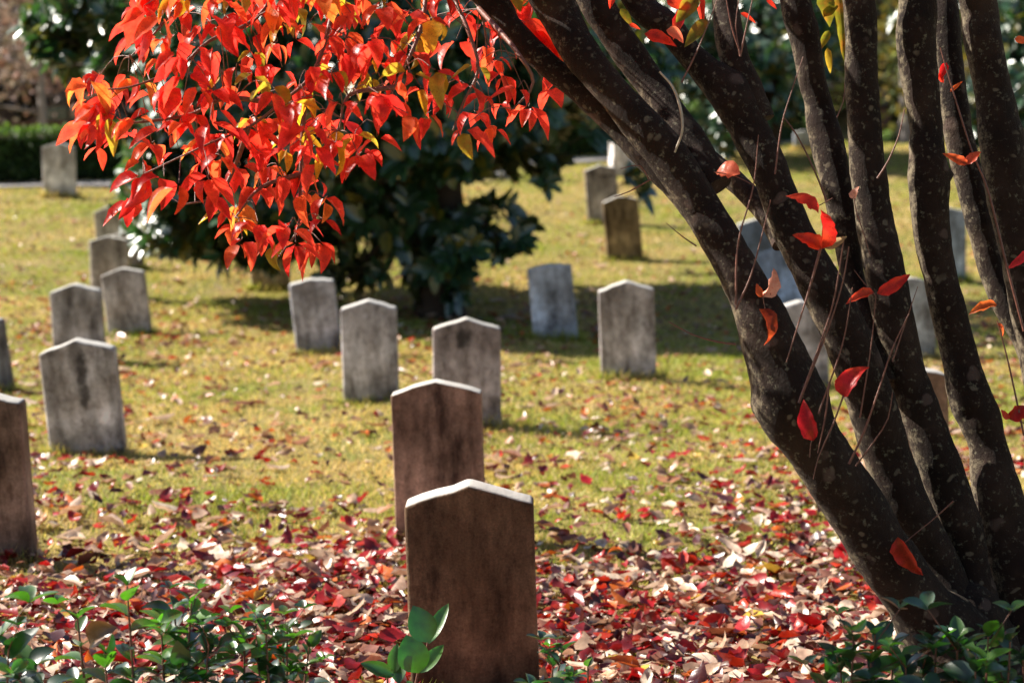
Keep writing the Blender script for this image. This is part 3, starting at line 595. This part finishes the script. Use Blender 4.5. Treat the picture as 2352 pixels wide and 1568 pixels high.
# pale arched dead twig
mb=MB(); tube(mb,[W4(1515,165,4.35,.002),W4(1545,200,4.35,.0026),W4(1563,250,4.35,.0028),W4(1567,300,4.35,.0026),W4(1550,350,4.37,.0022)],8,.01,.15); mb.build('dead_twig',solid('pale_dead_wood',(.42,.36,.30),.7,.3,60,.3,.3),dw)
# ------------------------------------------------------------------ magnolia trees
mtp=[leaf_tpl(5,random.uniform(.15,.4),random.uniform(-.2,.9),'ellip',wave=.1,seed=200+i) for i in range(8)]
def magnolia(name,label,base_px,blobs,top,seed,limbs,group=None,tr=.16,scale=1.0,shoots=()):
    p,d=ground(*base_px); z0=float(terr(p.x,p.y)); root=empty(name,(p.x,p.y,z0)); tag(root,label,'tree',group)
    mb=MB(); tube(mb,[(p.x,p.y,z0-.1,tr*1.5),(p.x,p.y,z0+.12,tr*1.15),(p.x+.03,p.y,z0+.9,tr),(p.x-.02,p.y,z0+2.4,tr*.75),(p.x,p.y,z0+top*.75,tr*.35),(p.x,p.y,z0+top,.02)],18,.1,.18,seed=seed); mb.build('trunk',M_MAGBARK,root)
    T=[] # tips
    for (cx,cy,rx,ry,dd,n) in blobs:
        for i in range(int(n*1.9)):
            while 1:
                u,v=random.uniform(-1,1),random.uniform(-1,1)
                if u*u+v*v<1: break
            T.append(np.array(at(cx+u*rx,cy+v*ry,d+random.uniform(-dd,dd))))
    for i in range(int(top*26*scale)):
        zz=random.uniform(1.9,top); r=(2.9*scale)*(1-(zz/(top+.4))**2)*random.uniform(.5,1)**.5; a=random.uniform(0,6.28)
        q_=np.array([p.x-.3+r*math.cos(a),p.y+r*math.sin(a),z0+zz])
        if noise.noise(Vector(q_)*.9)>-.0: T.append(q_)
    T=np.array([t for t in T if t[2]>z0+.12]); mb=MB()
    P=[];Y=[];Zn=[];C=[];Ln=[];Wd=[]
    ax=np.array([p.x,p.y,0])
    for t in T:
        out=t-ax; out[2]=0; out/=np.linalg.norm(out)+1e-6; axis=out*.8+np.array([0,0,random.uniform(-.2,.6)])+rng.normal(0,.3,3); axis/=np.linalg.norm(axis)
        s=t-axis*random.uniform(.12,.25)
        if random.random()<.5 or t[2]<z0+1.8: tube(mb,[(*s,.006),(*t,.004)],5,.1)
        ref=np.cross(axis,[0,0,1.]); ref/=np.linalg.norm(ref)+1e-6; ref2=np.cross(axis,ref); a0=random.uniform(0,6.28); nn=random.randint(8,12)
        shade=random.uniform(.7,1.25)
        for j in range(nn):
            a=a0+j*2.4; o=(math.cos(a)*ref+math.sin(a)*ref2); dv=axis*random.uniform(.15,1.0)+o*random.uniform(.7,1.1)-np.array([0,0,.25])
            P.append(t-axis*.03*random.random()); Y.append(dv); Zn.append(axis*.6-o*.35+np.array([-.5,-.6,.58]) if t[0]<p.x-.7 else axis*.9-o*.4+np.array([-.3,-.4,.5])); Ln.append(random.uniform(.13,.22)); Wd.append(random.uniform(.18,.24))
            C.append(np.array([.034,.095,.050])*shade*random.uniform(.8,1.3) if random.random()<.9 else np.array([.16,.15,.02]))
    for (lx,ly,ld_) in limbs:
        e=np.array(at(lx,ly,d+ld_)); s=np.array([p.x,p.y,max(z0+.5,e[2]-.1+.25*random.random())]); mid=(s+e)/2+np.array([0,0,.18])
        tube(mb,[(*s,.05),(*mid,.032),(*e,.012)],8,.08,.1)
    mb.build('branches',M_MAGBARK,root)
    f=MB(); batch(f,mtp,P,Y,Zn,Ln,Wd,C); f.build('foliage',M_MAG,root)
magnolia('magnolia_tree','dark glossy-leaved magnolia with low skirt of branches behind the red leaves',(1010,728),
 [(760,130,430,260,1.7,620),(440,400,150,130,.9,100),(400,500,110,70,.7,40),(560,540,120,60,.7,30),(230,70,160,105,.9,75),(130,60,70,60,.5,14),(1040,170,260,190,1.5,230),(560,560,150,50,.6,18),(1200,380,100,45,.4,9),(1330,120,230,190,1.3,110),
  (820,600,80,60,.4,10),(1120,520,80,60,.4,12),(1000,560,50,60,.5,10),(900,470,90,90,.9,26),(1010,660,60,40,.35,7),(1450,430,35,30,.3,3),(1010,330,120,70,1.2,40),(1015,570,75,70,.7,20),(700,450,200,100,1.3,60)],
 6.6,1,[(420,400,-.3),(200,90,.3),(620,560,-.4),(1120,520,-.3),(1200,380,0),(830,600,-.3),(1330,150,.2),(600,200,-.8),(900,200,-1)])
magnolia('magnolia_tree','second dark magnolia seen between the stems at upper middle right',(1760,372),
 [(1760,110,170,180,1.2,230),(1680,260,70,90,.6,34),(1560,120,120,120,1,60),(1900,60,90,90,.8,40)],6.5,2,[(1700,260,0),(1800,150,0)],scale=.9)
magnolia('magnolia_tree','third dark magnolia seen past the rightmost stems',(2420,385),
 [(2380,120,120,180,1.2,160),(2200,40,90,70,.6,30),(2260,250,60,80,.6,20)],6.0,3,[(2300,200,0)],scale=.8)
# ------------------------------------------------------------------ trees beyond the hedge
ftp=[leaf_tpl(2,.3,.6,'ellip',wave=.3,seed=300+i) for i in range(3)]
def far_tree(x,y,h,r,c1,c2,n,label,trunk=.16,low=.8,leafl=.22,kind='tree'):
    z0=float(terr(x,y)); root=empty('deciduous_tree',(x,y,z0)); tag(root,label,'tree','autumn trees beyond the hedge')
    mb=MB(); tube(mb,[(x,y,z0-.2,trunk*1.4),(x+.1,y,z0+1,trunk),(x,y+.1,z0+h*.5,trunk*.6),(x+.1,y,z0+h,.02)],10,.2,.15,seed=x); mb.build('trunk',M_FARBARK,root)
    mb=MB(); tips=[]
    for i in range(26):
        zb=z0+random.uniform(.15,.8)*h; a=random.uniform(0,6.28); rr=r*random.uniform(.5,1); e=np.array([x+rr*math.cos(a),y+rr*math.sin(a),zb+random.uniform(-.2,.9)]); 
        if e[2]<z0+.3: e[2]=z0+.3
        tube(mb,[(x,y,zb,trunk*.35),(*((np.array([x,y,zb])+e)/2+[0,0,.2]),trunk*.2),(*e,.012)],5,.25); tips.append(e)
        for k in range(4):
            e2=e+rng.normal(0,.5,3); s=e-(e-np.array([x,y,zb]))*random.uniform(.05,.6); tube(mb,[(*s,.022),(*e2,.008)],4,.3); tips.append(e2)
    mb.build('branches',M_FARBARK,root)
    tips=np.array(tips); k=rng.integers(0,len(tips),n); P=tips[k]+rng.normal(0,.45,(n,3)); P[:,2]=np.maximum(P[:,2],z0+low)
    t=rng.random((n,1)); C=np.minimum((np.array(c1)*(1-t)+np.array(c2)*t)*rng.uniform(.8,2.3,(n,1)),.7)
    f=MB(); batch(f,ftp,P,unit(n)+np.array([0,0,-.3]),unit(n),rng.uniform(.5,1,n)*leafl,rng.uniform(.25,.4,n),C); f.build('crown',M_FAR,root)
far_tree(-9.0,38,8,2.6,(.20,.18,.19),(.26,.14,.11),3600,'grey-twigged bare tree with rusty leaves beyond the hedge at far left',.085)
far_tree(-14.6,44,9,3.2,(.30,.27,.29),(.32,.26,.18),5000,'pale grey bare tree behind the rusty one at far left',.2)
far_tree(-7.2,47,9,3,(.10,.12,.06),(.25,.15,.08),6000,'olive brown tree beyond the hedge beside the magnolia edge',.18)
far_tree(-15.5,52,10,3.5,(.30,.26,.27),(.22,.15,.13),5000,'tall mauve-brown tree at the left edge beyond the hedge',.2)
far_tree(-2,50,10,4,(.04,.08,.02),(.08,.12,.03),7000,'dark green tree behind the big magnolia',.2)
far_tree(8.6,44,9,3.0,(.20,.24,.05),(.40,.28,.06),6000,'yellow-green tree seen between the upright stems',.2)
far_tree(11.5,48,9,3.0,(.06,.09,.03),(.14,.15,.04),6000,'dark green tree beyond the hedge at right',.2)
far_tree(4.5,46,9,3.4,(.05,.09,.03),(.12,.14,.03),6000,'dense green tree behind the second magnolia',.2)
nw=26000; wx=rng.uniform(-34,34,nw); wy=rng.uniform(62,78,nw); wz=rng.random(nw)**.8*11*(.75+.25*np.sin(wx*.35)*np.sin(wx*.13+2))
C=np.array([(.30,.27,.28),(.28,.22,.22),(.10,.12,.06),(.28,.16,.11),(.22,.20,.21)])[rng.integers(0,5,nw)]*rng.uniform(.5,1.5,(nw,1))
f=MB(); batch(f,ftp,np.stack([wx,wy,terr(wx,wy)+wz],1),unit(nw),unit(nw),rng.uniform(.5,1.1,nw),rng.uniform(.3,.45,nw),C); tag(f.build('far_woods',M_FAR),'brown and grey woodland closing the view far behind the hedge','woods',kind='stuff')
# parked car beyond the hedge
cp=at(190,240,54.0); cz=float(terr(cp.x,cp.y)); car=empty('parked_car',(cp.x,cp.y,cz)); tag(car,'dark red car parked beyond the hedge, its windows glinting','car')
def ext(prof,y0,y1,mb,taper=0):
    n=len(prof); V=[(x,y0+taper*(z>.95),z) for x,z in prof]+[(x,y1-taper*(z>.95),z) for x,z in prof]
    mb.add(V,np.array([(i,(i+1)%n,n+(i+1)%n,n+i) for i in range(n)]))
    for o_ in (0,n):
        c=np.array(V[o_:o_+n]).mean(0); mb.add(np.vstack([V[o_:o_+n],c]),np.array([(i,(i+1)%n,n) for i in range(n)]))
mb=MB(); ext([(-2.2,.35),(-2.2,.75),(-2.05,.92),(-1.2,.97),(1.0,1.0),(1.9,.86),(2.2,.72),(2.25,.35)],-.85,.85,mb); ext([(-1.35,.96),(-.75,1.42),(.35,1.44),(1.1,.98)],-.80,.80,mb,.1); link('body',mb.mesh('body',False),M_CAR,car,loc=(0,0,0))
for prof,nm in (([(-1.15,1.0),(-.72,1.36),(-.25,1.38),(-.25,1.0)],'window'),([(-.17,1.0),(-.17,1.38),(.3,1.38),(.82,1.0)],'window')):
    mb=MB(); ext(prof,-.82,-.70,mb,.0); link(nm,mb.mesh(nm,False),M_GLASS,car,loc=(0,0,0))
mb=MB(); mb.add([(.42,-.68,1.43),(1.12,-.74,1.0),(1.12,.74,1.0),(.42,.68,1.43)],np.array([(0,1,2,3)])); link('windscreen',mb.mesh('windscreen',False),M_GLASS,car,loc=(.012,0,.012))
for wx_ in (-1.35,1.4):
    for wy_ in (-.86,.86):
        mb=MB(); tube(mb,[(0,-.1,0,.32),(0,.1,0,.32)],20,.1); w_=link('wheel',mb.mesh('wheel'),M_TYRE,car,loc=(wx_,wy_,.32))
        mb=MB(); tube(mb,[(0,-.112,0,.18),(0,.112,0,.18)],16,.1); r_=link('rim',mb.mesh('rim'),M_CHROME); r_.parent=w_
for wy_ in (-.6,.6):
    mb=MB(); tube(mb,[(0,0,0,.09),(.06,0,0,.07)],12,.05); link('headlight',mb.mesh('headlight'),M_CHROME,car,loc=(2.2,wy_,.68))
# ------------------------------------------------------------------ glossy evergreen shrubs in front
stp=[leaf_tpl(6,random.uniform(.15,.4),random.uniform(.2,1.1),'mid',wave=.06,seed=400+i) for i in range(10)]
def shrub(label,d,stems,size=.05,dense=1,group='glossy evergreen seedlings in front',light=.25):
    xs=[s[0] for s in stems]; b=at(sum(xs)/len(xs),1568,d); z0=float(terr(b.x,b.y)); root=empty('evergreen_shrub',(b.x,b.y,z0)); tag(root,label,'shrub',group)
    f=MB(); P=[];Y=[];Z=[];Ln=[];Wd=[];C=[]
    for (x,y,lean,lit) in stems:
        dd=d+random.uniform(-.07,.07); t=np.array(at(x,y,dd)); g=np.array([t[0]+lean,t[1]+random.uniform(-.05,.05),z0]); m1=g*.5+t*.5+np.array([random.uniform(-.02,.02),0,0])
        tube(f,[(*g,.0045),(*m1,.0035),(*t,.0018)],6,.03,.1)
        H=t[2]-g[2]; n=int(H/.019*dense); a=random.uniform(0,6.28)
        for i in range(n+3):
            k=min(i/(n+1),1.0); pos=(g*(1-k)**2+2*m1*k*(1-k)+t*k*k) if k<1 else t
            if k<.12: continue
            a+=2.3+random.uniform(-.3,.3); el=random.uniform(.0,.7)+(.7 if k>.93 else 0)
            dv=np.array([math.cos(a),math.sin(a),el]); l=size*1.32*random.uniform(.65,1.15)*(.75 if k>.97 else 1)
            P.append(pos); Y.append(dv); Z.append(np.array([0,0,1.])+rng.normal(0,.3,3)); Ln.append(l); Wd.append(random.uniform(.27,.36))
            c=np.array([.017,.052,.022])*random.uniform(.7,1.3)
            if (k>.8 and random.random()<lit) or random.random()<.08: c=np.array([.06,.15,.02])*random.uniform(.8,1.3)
            C.append(c)
            if random.random()<.35*dense: # side shoot
                e=pos+dv*l*.9; 
                for q in range(3):
                    b2=a+q*2.1; P.append(e); Y.append(np.array([math.cos(b2),math.sin(b2),.5])); Z.append(np.array([0,0,1.])+rng.normal(0,.3,3)); Ln.append(l*.8); Wd.append(.27); C.append(c*random.uniform(.8,1.2))
                tube(f,[(*pos,.0016),(*e,.001)],4,.05)
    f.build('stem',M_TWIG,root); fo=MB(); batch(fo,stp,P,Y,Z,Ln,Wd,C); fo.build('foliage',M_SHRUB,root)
shrub('glossy seedling cut by the left picture edge at the bottom',3.9,[(-20,1450,.02,.5),(20,1490,-.02,.5),(70,1530,.02,.3)],.06,.7)
shrub('tall thin seedling with bright lime leaves at its tip, bottom left',3.95,[(292,1345,.0,1),(178,1420,.02,.9),(240,1500,-.02,.3)],.048,.62)
shrub('dark glossy shrub just right of the tall lime-tipped seedling',4.0,[(400,1400,.02,.3),(440,1385,-.01,.2),(370,1440,.0,.6),(480,1480,-.04,.3),(420,1500,0,.3)],.052,.95)
shrub('low bushy glossy shrub left of the nearest brown headstone',4.05,[(560,1465,.02,.5),(610,1440,0,.4),(660,1450,-.02,.5),(710,1485,-.03,.7),(590,1500,.02,.4),(650,1500,0,.3)],.042,1.0)
shrub('small glossy seedling at the right foot of the nearest brown headstone',4.2,[(1290,1500,-.05,.2),(1350,1530,-.02,.2),(1270,1530,0,.3)],.042,.7)
shrub('dense glossy shrub at the left foot of the dark stems',3.95,[(1960,1472,.02,.2),(2010,1457,0,.2),(2050,1482,0,.2),(1930,1522,.03,.2),(2000,1522,0,.1),(2080,1532,0,.2),(1900,1562,.02,.4)],.052,.95)
shrub('dense glossy shrub in the bottom right corner before the dark stems',3.9,[(2150,1487,.0,.3),(2200,1472,0,.3),(2270,1462,0,.3),(2320,1472,0,.2),(2120,1532,0,.2),(2240,1522,0,.2),(2300,1542,0,.2),(2350,1512,0,.2)],.052,.95)
# sprig with broad leaves before the nearest headstone
sd=4.6; b=at(960,1600,sd); z0=float(terr(b.x,b.y)); sr=empty('evergreen_sprig',(b.x,b.y,z0)); tag(sr,'young sprig with broad bright green leaves in front of the nearest headstone','seedling')
mb=MB(); tube(mb,[(b.x-.02,b.y,z0,.004),(*at(955,1568,sd),.003),(*at(975,1510,sd),.0022),(*at(988,1440,sd),.0014)],7,.02,.1); tube(mb,[(b.x-.03,b.y,z0,.004),(*at(890,1570,sd),.0025),(*at(905,1510,sd),.0014)],7,.02,.1); mb.build('stem',M_TWIG,sr)
for (x0,y0,x1,y1,c,w,dz) in ((985,1475,950,1392,(.02,.085,.014),.38,.0),(985,1478,1028,1383,(.06,.19,.03),.16,.02),(962,1545,934,1460,(.035,.15,.014),.40,-.01),(966,1545,1018,1478,(.07,.20,.03),.2,.02),(905,1545,912,1478,(.05,.16,.02),.25,0),(905,1550,830,1522,(.03,.10,.02),.22,-.02),(915,1570,920,1500,(.04,.12,.02),.27,.02),(955,1600,935,1560,(.04,.14,.02),.3,0)):
    a=np.array(at(x0,y0,sd-.02)); e=np.array(at(x1,y1,sd-.02+dz)); v=e-a; mm=MB(); batch(mm,stp,[a],[v],[[random.uniform(-.3,.3),-1,.5]],[np.linalg.norm(v)*1.03],[w],[c]); mm.build('leaf',M_SHRUB,sr)
# curled brown leaf caught on the seedling
mm=MB(); a=np.array(at(270,1440,3.85)); e=np.array(at(195,1475,3.87)); v=e-a; V,F=leaf_tpl(6,.6,1.0,'ellip',wave=.2,seed=9); batch(mm,[(V,F)],[a],[v],[[0,-1,.6]],[np.linalg.norm(v)*1.1],[.36],[(.20,.09,.035)]); tag(mm.build('dry_leaf',M_LITTER),'curled brown dead leaf caught on the lime-tipped seedling','leaf')
# ------------------------------------------------------------------ light, sky, camera
w=bpy.data.worlds.new('World'); S.world=w; w.use_nodes=True; nt=w.node_tree; bg=nt.nodes['Background']
EL=math.radians(37); az=Vector((-1,.34,0)).normalized()
sky=nt.nodes.new('ShaderNodeTexSky'); sky.sky_type='NISHITA'; sky.sun_disc=False; sky.sun_elevation=EL; sky.sun_rotation=math.atan2(az.x,az.y); sky.air_density=1.0; sky.dust_density=.8
nt.links.new(sky.outputs[0],bg.inputs[0]); bg.inputs[1].default_value=.05
sun=bpy.data.lights.new('sun','SUN'); sun.energy=5; sun.angle=math.radians(.53); sun.color=(1,.93,.82); so=bpy.data.objects.new('sun',sun); col.objects.link(so)
dirv=-(az*math.cos(EL)+Vector((0,0,math.sin(EL)))); so.rotation_euler=dirv.to_track_quat('-Z','Y').to_euler(); so.location=(-6,6,9)
cd=bpy.data.cameras.new('camera'); cd.lens=70; cd.sensor_width=36; cd.clip_end=600; cd.dof.use_dof=True; cd.dof.focus_distance=4.7; cd.dof.aperture_fstop=4.0
co=bpy.data.objects.new('camera',cd); col.objects.link(co); co.location=CAM; co.rotation_euler=(math.pi/2-PITCH,0,0); S.camera=co
S.view_settings.view_transform='Standard'; S.view_settings.look='None'; S.view_settings.exposure=1.25; S.view_settings.gamma=1
S.render.resolution_x=1024; S.render.resolution_y=682
